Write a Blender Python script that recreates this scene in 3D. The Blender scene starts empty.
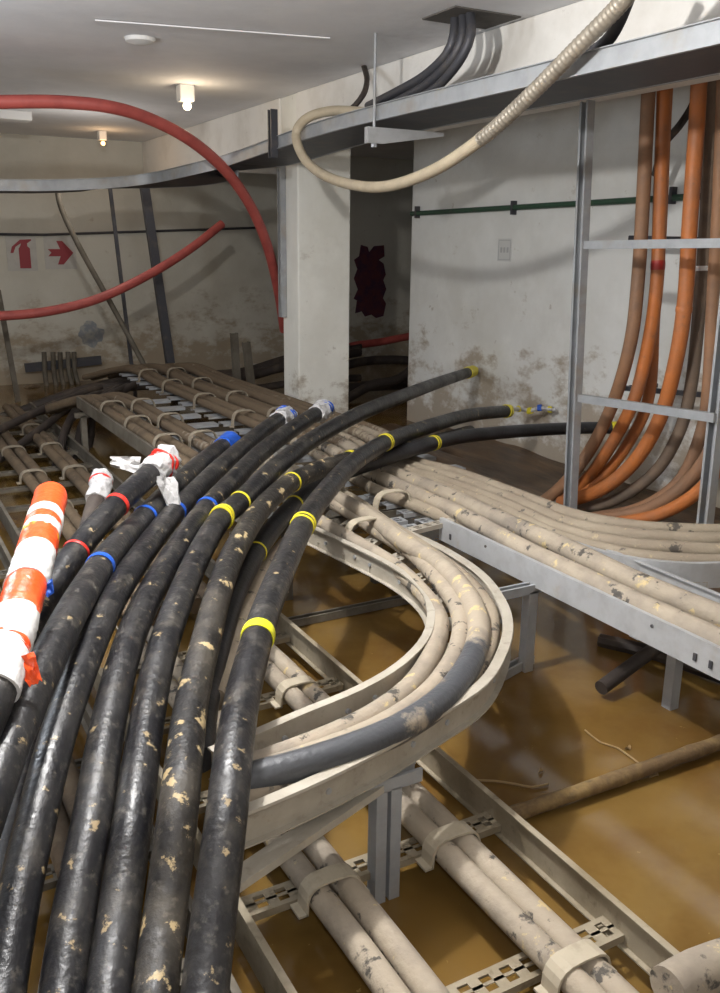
import bpy, bmesh, math, random
from mathutils import Vector, noise
random.seed(7)
S = bpy.context.scene
COL = S.collection
PI = math.pi
R = random.uniform

# ------------------------------------------------------------------ camera
F, CX, CY = 900.0, 360.0, 496.5
YAW, PIT, ROLL, H = math.radians(29.1), math.radians(15.6), math.radians(0.7), 1.6
_cy, _sy, _cp, _sp = math.cos(YAW), math.sin(YAW), math.cos(PIT), math.sin(PIT)
FWD = Vector((_sy*_cp, _cy*_cp, -_sp))
_r0, _u0 = Vector((_cy, -_sy, 0)), Vector((_sy*_sp, _cy*_sp, _cp))
RGT = _r0*math.cos(ROLL) + _u0*math.sin(ROLL)
UP = _u0*math.cos(ROLL) - _r0*math.sin(ROLL)
EYE = Vector((0, 0, H))
cd = bpy.data.cameras.new('camera'); cam = bpy.data.objects.new('camera', cd); COL.objects.link(cam)
cd.sensor_fit = 'HORIZONTAL'; cd.sensor_width = 36; cd.lens = 36*F/720; cd.clip_start = .02
from mathutils import Matrix
m3 = Matrix((RGT, UP, -FWD)).transposed()
cam.matrix_world = Matrix.Translation(EYE) @ m3.to_4x4()
S.camera = cam

def at(px, py, z=None, x=None, y=None):
    v = RGT*((px-CX)/F) - UP*((py-CY)/F) + FWD
    t = (z-H)/v.z if z is not None else (x/v.x if x is not None else y/v.y)
    return EYE + v*t
def proj(p):
    q = p-EYE; d = q.dot(FWD)
    return CX+F*q.dot(RGT)/d, CY-F*q.dot(UP)/d

# ------------------------------------------------------------------ world + lights
w = bpy.data.worlds.new('world'); S.world = w; w.use_nodes = True
w.node_tree.nodes['Background'].inputs[0].default_value = (.75, .8, .9, 1)
w.node_tree.nodes['Background'].inputs[1].default_value = .06
S.view_settings.view_transform = 'Standard'; S.view_settings.look = 'None'
S.view_settings.gamma = 1; S.view_settings.use_curve_mapping = False
S.view_settings.exposure = 0.15
def lamp(name, kind, loc, energy, color, size=.1, rot=None, sy=None):
    l = bpy.data.lights.new(name, kind); l.energy = energy; l.color = color
    if kind == 'AREA':
        l.size = size
        if sy: l.shape = 'RECTANGLE'; l.size_y = sy
    else: l.shadow_soft_size = size
    o = bpy.data.objects.new(name, l); o.location = loc; COL.objects.link(o)
    if rot: o.rotation_euler = rot
    return o
lamp('ceiling_lamp_light', 'POINT', (.58, 2.5, 2.5), 190, (1, .985, .96), .045)
lamp('left_fill_light', 'POINT', (-.7, 4.4, 1.75), 85, (.84, .91, 1), .25)  # soft fill added out of view to brighten the ceiling, no fitting here
lamp('camera_flash', 'POINT', (.06, 0, 1.68), 36, (1, .98, .96), .03)
lamp('far_lamp_light', 'POINT', (2.0, 8.6, 2.1), 9, (1, .93, .85), .08)

# ------------------------------------------------------------------ materials
def mat(name, base, rough=.6, metal=0.0, layers=(), bump=0.0, bscale=40, rvar=0.0, spec=.5, stretch=None, emit=None):
    """layers: (colour, noise scale, threshold lo, hi, amount[, detail])"""
    m = bpy.data.materials.new(name); m.use_nodes = True
    n, l = m.node_tree.nodes, m.node_tree.links
    b = n['Principled BSDF']
    b.inputs['Roughness'].default_value = rough; b.inputs['Metallic'].default_value = metal
    b.inputs['Specular IOR Level'].default_value = spec
    geo = n.new('ShaderNodeNewGeometry'); vec = geo.outputs['Position']
    if stretch:
        mp = n.new('ShaderNodeMapping'); mp.inputs['Scale'].default_value = stretch
        l.new(vec, mp.inputs['Vector']); vec = mp.outputs[0]
    cur = None
    rgb = n.new('ShaderNodeRGB'); rgb.outputs[0].default_value = (*base, 1); cur = rgb.outputs[0]
    rcur = None
    for k, L in enumerate(layers):
        c, sc, lo, hi, amt = L[:5]; det = L[5] if len(L) > 5 else 5
        tx = n.new('ShaderNodeTexNoise'); tx.inputs['Scale'].default_value = sc; tx.inputs['Detail'].default_value = det
        tx.inputs['Roughness'].default_value = .62
        off = n.new('ShaderNodeVectorMath'); off.operation = 'ADD'; off.inputs[1].default_value = (k*7.3, k*3.1, k*5.7)
        l.new(vec, off.inputs[0]); l.new(off.outputs[0], tx.inputs['Vector'])
        mr = n.new('ShaderNodeMapRange'); mr.inputs[1].default_value = lo; mr.inputs[2].default_value = hi
        mr.inputs[4].default_value = amt; l.new(tx.outputs['Fac'], mr.inputs[0])
        mx = n.new('ShaderNodeMix'); mx.data_type = 'RGBA'; mx.inputs[7].default_value = (*c, 1)
        l.new(mr.outputs[0], mx.inputs[0]); l.new(cur, mx.inputs[6]); cur = mx.outputs[2]
        if rvar and k == 0:
            ra = n.new('ShaderNodeMapRange'); ra.inputs[3].default_value = rough; ra.inputs[4].default_value = min(1, rough+rvar)
            l.new(mr.outputs[0], ra.inputs[0]); l.new(ra.outputs[0], b.inputs['Roughness'])
    l.new(cur, b.inputs['Base Color'])
    if bump:
        tx = n.new('ShaderNodeTexNoise'); tx.inputs['Scale'].default_value = bscale; tx.inputs['Detail'].default_value = 6
        l.new(vec, tx.inputs['Vector'])
        bp = n.new('ShaderNodeBump'); bp.inputs['Strength'].default_value = bump; bp.inputs['Distance'].default_value = .01
        l.new(tx.outputs['Fac'], bp.inputs['Height']); l.new(bp.outputs[0], b.inputs['Normal'])
    if emit:
        b.inputs['Emission Color'].default_value = (*emit[:3], 1); b.inputs['Emission Strength'].default_value = emit[3]
    return m
TAN = (.46, .34, .19)
M = {}
M['plaster'] = mat('painted plaster', (.76, .745, .70), .85, layers=[((.50, .47, .42), 1.3, .45, .75, .6), ((.36, .29, .2), 9, .66, .72, .6), ((.75, .74, .71), 3, .5, .7, .5)], bump=.25, bscale=30)
M['ceiling'] = mat('ceiling paint', (.86, .86, .88), .8, layers=[((.66, .66, .68), 1.1, .4, .7, .6), ((.9, .89, .88), 4, .55, .75, .5)], bump=.2, bscale=14)
M['beam'] = mat('beam paint', (.85, .82, .77), .8, layers=[((.6, .56, .5), 2, .45, .7, .6), ((.45, .4, .34), 14, .66, .75, .5)], bump=.3, bscale=20)
M['black'] = mat('black cable sheath', (.009, .009, .011), .33, layers=[((.026, .024, .023), 7, .44, .68, .8, 9), ((.09, .08, .065), 13, .53, .68, .5, 10), ((.15, .135, .11), 45, .56, .70, .5, 8), ((.36, .27, .145), 22, .635, .675, .85, 7)], bump=.25, bscale=60, rvar=.3)
M['black_muddy'] = mat('black cable sheath with mud', (.014, .013, .013), .42, layers=[((.07, .058, .042), 6, .46, .68, .8, 9), ((.50, .38, .20), 15, .60, .63, .9, 7), ((.16, .135, .10), 50, .57, .7, .5)], bump=.35, bscale=50, rvar=.35)
M['black_clean'] = mat('clean black cable sheath', (.012, .012, .014), .42, layers=[((.04, .04, .045), 7, .4, .7, .8), ((.3, .25, .12), 34, .7, .73, .6)], bump=.15, bscale=60)
M['dust'] = mat('dust covered cable', (.335, .28, .205), .8, layers=[((.24, .19, .14), 3, .4, .65, .8), ((.045, .04, .035), 15, .61, .66, .85, 6), ((.50, .40, .24), 21, .62, .68, .6)], bump=.3, bscale=70)
M['dust_c'] = mat('dust covered cable with bare patches', (.37, .31, .235), .75, layers=[((.20, .17, .14), 4, .45, .65, .8), ((.04, .037, .033), 12, .585, .63, .9, 7), ((.60, .46, .22), 14, .62, .66, .75)], bump=.35, bscale=60)
M['half'] = mat('half dusty black cable', (.035, .037, .045), .45, layers=[((.36, .31, .24), 4, .50, .62, .9, 6), ((.58, .45, .22), 16, .62, .66, .85)], bump=.3, bscale=50)
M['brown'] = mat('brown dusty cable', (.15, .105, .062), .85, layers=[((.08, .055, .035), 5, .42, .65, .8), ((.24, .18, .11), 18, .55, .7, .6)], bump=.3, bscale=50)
M['dark'] = mat('old dark cable', (.035, .026, .022), .7, layers=[((.09, .065, .045), 6, .5, .7, .8)], bump=.2)
M['galv'] = mat('galvanised steel', (.40, .415, .43), .55, .3, layers=[((.30, .31, .33), 9, .4, .65, .6), ((.36, .31, .24), 5, .52, .7, .6)], bump=.08, rvar=.25)
M['galv_dust'] = mat('dusty galvanised steel', (.46, .42, .35), .65, .12, layers=[((.33, .29, .23), 6, .4, .65, .7), ((.24, .2, .15), 30, .58, .7, .5)], bump=.15)
M['galv_dust_dark'] = mat('muddy galvanised steel', (.34, .29, .21), .7, .1, layers=[((.20, .16, .10), 5, .4, .65, .85), ((.12, .09, .05), 22, .58, .7, .6)], bump=.2)
M['galv_old_shaded'] = mat('old galvanised steel with shading', (.16, .14, .11), .75, .15, layers=[((.08, .065, .045), 6, .4, .65, .8)], bump=.2)  # old steel, its colour also lowered to carry shading on the far ladders
M['galv_bright'] = mat('new galvanised steel', (.52, .53, .54), .5, .35, layers=[((.40, .40, .40), 12, .45, .65, .6), ((.42, .36, .28), 7, .6, .75, .6)], bump=.08)
M['strap'] = mat('cable strap', (.46, .40, .30), .75, layers=[((.3, .25, .18), 20, .5, .7, .6)])
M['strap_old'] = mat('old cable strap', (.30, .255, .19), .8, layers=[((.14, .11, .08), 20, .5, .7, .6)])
M['orange'] = mat('orange cable sheath', (.50, .155, .035), .55, layers=[((.33, .13, .055), 5, .4, .65, .8), ((.20, .11, .07), 22, .6, .72, .6)], bump=.15)
M['orange_brown'] = mat('dusty orange cable sheath', (.30, .155, .08), .65, layers=[((.20, .12, .075), 6, .4, .65, .8)], bump=.15)
M['orange_grey'] = mat('brown grey cable sheath', (.19, .135, .095), .7, layers=[((.11, .085, .065), 6, .4, .65, .8)], bump=.15)
M['bandblack'] = mat('black collar', (.03, .022, .022), .6)
M['redpaint'] = mat('red paint', (.35, .02, .015), .5)
M['redhose'] = mat('red corrugated hose', (.42, .085, .07), .5, layers=[((.28, .05, .045), 8, .45, .65, .6)])
M['cream'] = mat('cream flexible conduit', (.50, .42, .30), .55, layers=[((.38, .31, .22), 9, .45, .65, .6)], bump=.1)
M['armour'] = mat('ribbed metal conduit', (.42, .37, .30), .38, .45, layers=[((.25, .22, .18), 14, .5, .65, .6)])
M['green'] = mat('green painted pipe', (.03, .075, .045), .5, layers=[((.06, .06, .05), 12, .5, .7, .6)])
M['darksteel'] = mat('dark steel', (.07, .07, .08), .55, .4, layers=[((.14, .12, .10), 9, .5, .7, .6)])
M['rust'] = mat('rusty steel', (.13, .08, .035), .85, layers=[((.27, .18, .07), 9, .48, .66, .8), ((.07, .05, .03), 22, .55, .7, .7)], bump=.5)
M['blue'] = mat('blue tape', (.015, .09, .48), .4)
M['yellow'] = mat('yellow tape', (.72, .62, .03), .45)
M['yellow_bright'] = mat('bright yellow tape', (.86, .86, .03), .4)
M['red'] = mat('red tape', (.62, .03, .02), .4)
M['orange_tape'] = mat('orange tape', (.90, .085, .015), .3, bump=.5, bscale=35, layers=[((.95, .16, .05), 18, .5, .65, .7)])
M['white_tape'] = mat('white plastic tape', (.80, .79, .78), .35, bump=.8, bscale=28, layers=[((.60, .60, .62), 22, .55, .7, .7)])
M['plastic'] = mat('crumpled plastic wrap', (.55, .54, .54), .3, bump=1, bscale=45, layers=[((.32, .31, .31), 26, .5, .65, .8)])
M['signwhite'] = mat('faded sign board', (.52, .50, .46), .7, layers=[((.42, .4, .36), 7, .45, .65, .6)])
M['signred'] = mat('faded sign red', (.30, .035, .045), .6)
M['maroon'] = mat('maroon flaking paint', (.12, .03, .04), .8, layers=[((.05, .02, .05), 8, .4, .6, .8)])
M['lampwhite'] = mat('lamp housing', (.75, .74, .72), .5)
M['bulb'] = mat('lit bulb', (1, .9, .7), .4, emit=(1, .82, .55, 6))
M['bulb_amber'] = mat('lit amber bulb', (1, .6, .3), .4, emit=(1, .55, .2, 5))
M['concrete_dark'] = mat('dark concrete', (.11, .10, .09), .9, layers=[((.06, .055, .05), 3, .4, .65, .8)], bump=.3)
M['paper'] = mat('faded notice', (.60, .60, .58), .8)
M['leaf'] = mat('dead leaf', (.30, .2, .09), .8)

def wall_mat(name, base, dirtz, axis):
    """painted wall whose damp brown stains gather near its foot"""
    m = mat(name, base, .85, layers=[((base[0]*.80, base[1]*.78, base[2]*.74), 1.2, .42, .7, .7), ((.30, .24, .17), 8, .68, .73, .55), ((base[0]*1.1, base[1]*1.1, base[2]*1.1), 3.1, .5, .7, .5)], bump=.25, bscale=22)
    n, l = m.node_tree.nodes, m.node_tree.links; b = n['Principled BSDF']
    cur = b.inputs['Base Color'].links[0].from_socket
    geo = n.new('ShaderNodeNewGeometry'); sep = n.new('ShaderNodeSeparateXYZ'); l.new(geo.outputs['Position'], sep.inputs[0])
    nz = n.new('ShaderNodeTexNoise'); nz.inputs['Scale'].default_value = 3.2; nz.inputs['Detail'].default_value = 9; nz.inputs['Roughness'].default_value = .7
    mp = n.new('ShaderNodeMapping'); mp.inputs['Scale'].default_value = (1, 1, 1.6); l.new(geo.outputs['Position'], mp.inputs[0]); l.new(mp.outputs[0], nz.inputs['Vector'])
    mz = n.new('ShaderNodeMapRange'); mz.inputs[1].default_value = dirtz; mz.inputs[2].default_value = 0; mz.inputs[3].default_value = -.1; mz.inputs[4].default_value = .24
    l.new(sep.outputs[2], mz.inputs[0])
    ad = n.new('ShaderNodeMath'); l.new(nz.outputs['Fac'], ad.inputs[0]); l.new(mz.outputs[0], ad.inputs[1])
    mr = n.new('ShaderNodeMapRange'); mr.inputs[1].default_value = .54; mr.inputs[2].default_value = .68; mr.inputs[4].default_value = .75
    l.new(ad.outputs[0], mr.inputs[0])
    mx = n.new('ShaderNodeMix'); mx.data_type = 'RGBA'; mx.inputs[7].default_value = (.30, .225, .14, 1)
    l.new(mr.outputs[0], mx.inputs[0]); l.new(cur, mx.inputs[6]); l.new(mx.outputs[2], b.inputs['Base Color'])
    return m
M['wall'] = wall_mat('right wall paint', (.76, .76, .735), 1.15, 0)
M['wallback'] = wall_mat('back wall paint', (.60, .575, .50), 1.3, 0)
M['colpaint'] = wall_mat('column paint', (.86, .845, .78), .75, 0)

def fade_dust(m, y0, y1, clean, rough):
    """the dust has been rubbed off the length lying between y1 and y0"""
    n, l = m.node_tree.nodes, m.node_tree.links; b = n['Principled BSDF']
    cur = b.inputs['Base Color'].links[0].from_socket
    geo = n.new('ShaderNodeNewGeometry'); sep = n.new('ShaderNodeSeparateXYZ'); l.new(geo.outputs['Position'], sep.inputs[0])
    nz = n.new('ShaderNodeTexNoise'); nz.inputs['Scale'].default_value = 7; nz.inputs['Detail'].default_value = 9; nz.inputs['Roughness'].default_value = .65; l.new(geo.outputs['Position'], nz.inputs['Vector'])
    mr = n.new('ShaderNodeMapRange'); mr.inputs[1].default_value = y0; mr.inputs[2].default_value = y1; mr.inputs[3].default_value = .16; mr.inputs[4].default_value = -.22
    l.new(sep.outputs[1], mr.inputs[0])
    ad = n.new('ShaderNodeMath'); l.new(mr.outputs[0], ad.inputs[0]); l.new(nz.outputs['Fac'], ad.inputs[1])
    m2 = n.new('ShaderNodeMapRange'); m2.inputs[1].default_value = .46; m2.inputs[2].default_value = .54; l.new(ad.outputs[0], m2.inputs[0])
    mx = n.new('ShaderNodeMix'); mx.data_type = 'RGBA'; mx.inputs[7].default_value = (*clean, 1)
    l.new(m2.outputs[0], mx.inputs[0]); l.new(cur, mx.inputs[6]); l.new(mx.outputs[2], b.inputs['Base Color'])
    r = n.new('ShaderNodeMapRange'); r.inputs[3].default_value = .8; r.inputs[4].default_value = rough; l.new(m2.outputs[0], r.inputs[0]); l.new(r.outputs[0], b.inputs['Roughness'])
M['half'] = mat('cable with dust rubbed off its near end', (.37, .31, .235), .75, layers=[((.20, .17, .14), 4, .45, .65, .8), ((.60, .46, .22), 14, .60, .64, .8)], bump=.3, bscale=60)
for k_ in ('dust', 'dust_c'): fade_dust(M[k_], 5.6, 3.9, (.135, .095, .058), .85)
fade_dust(M['half'], 1.6, 2.5, (.07, .073, .08), .42)

def water_mat():
    m = mat('muddy water', (.165, .095, .025), .12, layers=[((.23, .145, .045), 1.2, .45, .7, .8), ((.12, .06, .014), 2.2, .45, .65, .8), ((.42, .29, .10), 26, .70, .74, .6)], spec=.5)
    n, l = m.node_tree.nodes, m.node_tree.links; b = n['Principled BSDF']
    tx = n.new('ShaderNodeTexNoise'); tx.inputs['Scale'].default_value = 5; tx.inputs['Detail'].default_value = 3
    bp = n.new('ShaderNodeBump'); bp.inputs['Strength'].default_value = .12; bp.inputs['Distance'].default_value = .02
    l.new(tx.outputs['Fac'], bp.inputs['Height']); l.new(bp.outputs[0], b.inputs['Normal'])
    return m
M['water'] = water_mat()

# ------------------------------------------------------------------ mesh helpers
def link(name, bm, m, parent=None, loc=None, smooth=False, bevel=0):
    me = bpy.data.meshes.new(name); o = bpy.data.objects.new(name, me)
    root = parent
    off = Vector((0, 0, 0))
    if parent is None:
        vs = bm.verts
        if loc is None:
            xs = [v.co for v in vs]
            loc = Vector((sum(v.x for v in xs)/len(xs), sum(v.y for v in xs)/len(xs), min(v.z for v in xs)))
        off = Vector(loc)
    else:
        off = parent.location.copy()
        pp = parent.parent
        while pp: off += pp.location; pp = pp.parent
    bmesh.ops.translate(bm, verts=bm.verts, vec=-off)
    bmesh.ops.recalc_face_normals(bm, faces=bm.faces)
    if smooth:
        for f in bm.faces: f.smooth = True
    bm.to_mesh(me); bm.free()
    if smooth:
        try: me.set_sharp_from_angle(angle=math.radians(40))
        except Exception: pass
    me.materials.append(m)
    COL.objects.link(o)
    if parent is None: o.location = off
    else: o.parent = parent
    if bevel:
        bv = o.modifiers.new('bevel', 'BEVEL'); bv.width = bevel; bv.segments = 2; bv.limit_method = 'ANGLE'
    return o
def tag(o, label=None, cat=None, group=None, kind=None):
    if label: o['label'] = label
    if cat: o['category'] = cat
    if group: o['group'] = group
    if kind: o['kind'] = kind
    return o
def empty(name, loc, label, cat, group=None):
    o = bpy.data.objects.new(name, None); o.location = loc; o.empty_display_size = .1; COL.objects.link(o)
    return tag(o, label, cat, group)
def box(bm, x0, x1, y0, y1, z0, z1):
    v = [bm.verts.new((x, y, z)) for x in (x0, x1) for y in (y0, y1) for z in (z0, z1)]
    for f in ((0, 1, 3, 2), (4, 6, 7, 5), (0, 4, 5, 1), (2, 3, 7, 6), (0, 2, 6, 4), (1, 5, 7, 3)): bm.faces.new([v[i] for i in f])
    return bm
def nb(): return bmesh.new()
def catmull(pts, step=.04):
    P = [Vector(p) for p in pts]
    if len(P) == 2: P = [P[0], P[0].lerp(P[1], .5), P[1]]
    Q = [P[0]*2-P[1]] + P + [P[-1]*2-P[-2]]
    out = []
    for i in range(1, len(Q)-2):
        a, b, c, d = Q[i-1:i+3]
        n = max(2, int((c-b).length/step))
        for k in range(n):
            t = k/n
            out.append(.5*((2*b)+(c-a)*t+(2*a-5*b+4*c-d)*t*t+(3*b-a-3*c+d)*t**3))
    out.append(Q[-2].copy())
    return out
def frames(path):
    T = []
    for i in range(len(path)):
        a = path[max(0, i-1)]; b = path[min(len(path)-1, i+1)]
        T.append((b-a).normalized())
    up = Vector((0, 0, 1)) if abs(T[0].z) < .9 else Vector((1, 0, 0))
    n = (up-T[0]*up.dot(T[0])).normalized(); N = [n]
    for i in range(1, len(path)):
        n = N[-1]-T[i]*N[-1].dot(T[i]); N.append(n.normalized())
    return T, N
def tube_bm(path, r, segs=16, rf=None, caps=True, bm=None, shear=None):
    bm = bm or nb(); T, N = frames(path); rings = []
    for i, p in enumerate(path):
        B = T[i].cross(N[i]); ring = []
        for k in range(segs):
            a = 2*PI*k/segs; rr = r*(rf(i, a, p) if rf else 1)
            sh = T[i]*shear[0]*math.cos(a-shear[1]) if shear else Vector()
            ring.append(bm.verts.new(p+sh+N[i]*math.cos(a)*rr+B*math.sin(a)*rr))
        rings.append(ring)
    for i in range(len(rings)-1):
        for k in range(segs):
            bm.faces.new((rings[i][k], rings[i][(k+1) % segs], rings[i+1][(k+1) % segs], rings[i+1][k]))
    if caps:
        bm.faces.new(rings[0][::-1]); bm.faces.new(rings[-1])
    return bm
def sweep_bm(path, prof, bm=None, closed=True):
    """prof: (side, up) outline swept along a path, up = world z"""
    bm = bm or nb(); rings = []
    for i, p in enumerate(path):
        a = path[max(0, i-1)]; b = path[min(len(path)-1, i+1)]
        t = (b-a); t.z = 0; t.normalize(); s = Vector((t.y, -t.x, 0))
        rings.append([bm.verts.new(p+s*u+Vector((0, 0, v))) for u, v in prof])
    n = len(prof)
    for i in range(len(rings)-1):
        for k in range(n):
            bm.faces.new((rings[i][k], rings[i][(k+1) % n], rings[i+1][(k+1) % n], rings[i+1][k]))
    bm.faces.new(rings[0][::-1]); bm.faces.new(rings[-1])
    return bm
def rail_prof(h, fl, side=1, t=.004):
    """C-section rail: web with lip flanges pointing to side; z=0 is the top"""
    s = side
    return [(0, 0), (fl*s, 0), (fl*s, -t), (t*s, -t), (t*s, -h+t), (fl*s, -h+t), (fl*s, -h), (0, -h)]
def bar_bm(a, b, w, d, bm=None, side=None):
    """square bar from a to b; side = direction of its width w"""
    bm = bm or nb(); a = Vector(a); b = Vector(b); t = (b-a).normalized()
    s = Vector(side) if side else (Vector((1, 0, 0)) if abs(t.x) < .7 else Vector((0, 1, 0)))
    s = (s-t*s.dot(t)).normalized(); u = t.cross(s)
    v = [bm.verts.new(p+s*i*w/2+u*j*d/2) for p in (a, b) for i in (-1, 1) for j in (-1, 1)]
    for f in ((0, 1, 3, 2), (4, 6, 7, 5), (0, 4, 5, 1), (2, 3, 7, 6), (0, 2, 6, 4), (1, 5, 7, 3)): bm.faces.new([v[i] for i in f])
    return bm
def channel_bm(a, b, w, d, side, t=.004):
    """open strut channel from a to b, web facing -side x tangent, mouth open"""
    bm = nb(); a = Vector(a); b = Vector(b); T = (b-a).normalized(); s = Vector(side); s = (s-T*s.dot(T)).normalized(); u = T.cross(s)
    lip = w*.22
    pr = [(-w/2, d/2), (-w/2, -d/2), (w/2, -d/2), (w/2, d/2), (w/2-lip, d/2), (w/2-lip, d/2-t), (w/2-t, d/2-t), (w/2-t, -d/2+t), (-w/2+t, -d/2+t), (-w/2+t, d/2-t), (-w/2+lip, d/2-t), (-w/2+lip, d/2)]
    rings = [[bm.verts.new(p+s*i+u*j) for i, j in pr] for p in (a, b)]
    n = len(pr)
    for k in range(n): bm.faces.new((rings[0][k], rings[0][(k+1) % n], rings[1][(k+1) % n], rings[1][k]))
    bm.faces.new(rings[0][::-1]); bm.faces.new(rings[1])
    return bm
def cyl(bm, p, q, r, segs=12): return tube_bm([Vector(p), Vector(q)], r, segs, bm=bm)

def slotted_rung(bm, a, b, w=.06, h=.02, slots=True):
    """perforated rung from a to b (both on its top face)"""
    a, b = Vector(a), Vector(b); L = (b-a).length; t = (b-a)/L; s = t.cross(Vector((0, 0, 1))).normalized()
    def bx(l0, l1, s0, s1, z0, z1):
        v = [bm.verts.new(a+t*l+s*ss+Vector((0, 0, z))) for l in (l0, l1) for ss in (s0, s1) for z in (z0, z1)]
        for f in ((0, 1, 3, 2), (4, 6, 7, 5), (0, 4, 5, 1), (2, 3, 7, 6), (0, 2, 6, 4), (1, 5, 7, 3)): bm.faces.new([v[i] for i in f])
    if not slots:
        bx(0, L, -w/2, w/2, -.004, 0)
    else:
        bx(0, L, -w/2, -w*.3, -.003, 0); bx(0, L, w*.3, w/2, -.003, 0); bx(0, L, -w*.06, w*.06, -.003, 0)
        n = max(2, int(L/.055)); st = L/n
        for i in range(n+1):
            l = min(max(i*st, .005), L-.005)
            bx(max(0, l-.014), min(L, l+.014), -w*.3, w*.3, -.003, 0)
    bx(0, L, -w/2, -w/2+.003, -h, -.003); bx(0, L, w/2-.003, w/2, -h, -.003)
    return bm
def strap_bm(c, halfw, h, width=.04, t=.006, n=10, yaw=0):
    """flat strap arched across a pair of cables running along Y; c = centre at strap feet"""
    bm = nb(); pts = [(-halfw-.025, 0), (-halfw-.002, 0)]
    for i in range(n+1):
        a = PI-PI*i/n
        k = math.copysign(abs(math.cos(a))**.55, math.cos(a)); pts.append((halfw*k, h*(math.sin(a)**.6 if math.sin(a) > 1e-6 else 0)))
    pts += [(halfw+.002, 0), (halfw+.025, 0)]
    cyw, syw = math.cos(yaw), math.sin(yaw)
    def V(x, y, z): return bm.verts.new((c[0]+x*cyw-y*syw, c[1]+x*syw+y*cyw, c[2]+z))
    rings = []
    for i, (x, z) in enumerate(pts):
        a = pts[max(0, i-1)]; b = pts[min(len(pts)-1, i+1)]; dx, dz = b[0]-a[0], b[1]-a[1]; L = math.hypot(dx, dz) or 1
        nx, nz = -dz/L*t, dx/L*t
        rings.append([V(x, -width/2, z), V(x, width/2, z), V(x+nx, width/2, z+nz), V(x+nx, -width/2, z+nz)])
    for i in range(len(rings)-1):
        for k in range(4): bm.faces.new((rings[i][k], rings[i][(k+1) % 4], rings[i+1][(k+1) % 4], rings[i+1][k]))
    bm.faces.new(rings[0]); bm.faces.new(rings[-1])
    return bm

GROUPS = [('thick black cable', 'black power cables'), ('black cable', 'black power cables'), ('C shaped bend', 'cables round the C shaped tray'), ('straight tray', 'cables in the straight tray'), ('crossing over its neighbours', 'cables in the straight tray'), ('the rail', 'cables in the tray curving right'),
          ('far ladder', 'brown cables in the far ladder'), ('low ladder', 'cables in the low ladders'), ('low dark ladder', 'cables in the low ladders'), ('overhead tray', 'dark cables on and above the overhead tray'),
          ('bent grey-brown', 'bent pipes under the wall bar'), ('drooping', 'drooping dark cables'), ('strand', 'dark cable bundle'), ('red ', 'red hoses'), ('dim red', 'red hoses'), ('orange', 'orange cables'), ('grey-brown cable', 'orange cables'), ('shadowy gap', 'dark cables in the gap'), ('twig', 'twigs')]
class Cable:
    """one cable: the sheath is the top-level mesh, tapes and wraps are its children"""
    def __init__(s, name, pts, r, m, label, cat='cable', group=None, step=.04, segs=18, rf=None, smoothing=True):
        s.path = catmull(pts, step); s.r = r
        s.o = link(name, tube_bm(s.path, r, segs, rf), m, smooth=True)
        if not group:
            for key, g in GROUPS:
                if key in label: group = g; break
        tag(s.o, label, cat, group)
        s.scr = [proj(p) if (p-EYE).dot(FWD) > .05 else (1e5, 1e5) for p in s.path]
    def idx(s, px, py): return min(range(len(s.path)), key=lambda i: (s.scr[i][0]-px)**2+(s.scr[i][1]-py)**2)
    def sub(s, i, length, centre=True):
        """points of the centre line around index i over a length"""
        L = 0; a = i
        while a > 0 and L < (length/2 if centre else 0): L += (s.path[a]-s.path[a-1]).length; a -= 1
        L = 0; b = i
        while b < len(s.path)-1 and L < (length/2 if centre else length): L += (s.path[b+1]-s.path[b]).length; b += 1
        return s.path[a], s.path[b]
    def band(s, px, py, m, w=.025, name='tape_band', thick=.003, label=None, dbl=0, wob=.0):
        i = s.idx(px, py); i = min(max(i, 1), len(s.path)-2)
        c = s.path[i]; t = (s.path[i+1]-s.path[i-1]).normalized()
        offs = [0] if not dbl else [-dbl/2, dbl/2]
        bm = nb()
        for o_ in offs:
            q = [c+t*(o_-w/2+w*k/3) for k in range(4)]
            ph = R(0, 6)
            tube_bm(q, s.r+thick, 24, rf=lambda i_, a, p: (.965 if i_ in (0, 3) else 1)+wob*math.sin(3*a+ph), bm=bm)
        o = link(name, bm, m, s.o, smooth=True)
        if label: o['label'] = label
        return o
    def wrap(s, i0, i1, m, name='plastic_wrap', amp=.25, thick=.006, label=None, seed=0, flare=0, extra=0):
        """crumpled wrap over centre line indices i0..i1"""
        seg = s.path[min(i0, i1):max(i0, i1)+1]
        if extra:
            t = (s.path[0]-s.path[1]).normalized(); seg = [s.path[0]+t*extra*(3-k)/3 for k in range(3)]+seg
        seg = catmull(seg, .012)
        n = len(seg)
        def rf(i, a, p):
            v = noise.noise(Vector((p.x*22+seed, math.cos(a)*1.6+p.y*22, math.sin(a)*1.6+p.z*22)))
            v2 = noise.noise(Vector((i*.9+seed*3, math.cos(a)*3, math.sin(a)*3)))
            e = 1
            if extra:
                tt = i/(n-1); 
                if tt < .3: e = 1-.6*((.3-tt)/.3)**2
            return e*(1+amp*(max(v, -.2)+.5*max(v2, -.2))+flare*(i/n))
        o = link(name, tube_bm(seg, s.r+thick, 28, rf), m, s.o, smooth=True)
        if label: o['label'] = label
        return o
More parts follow.
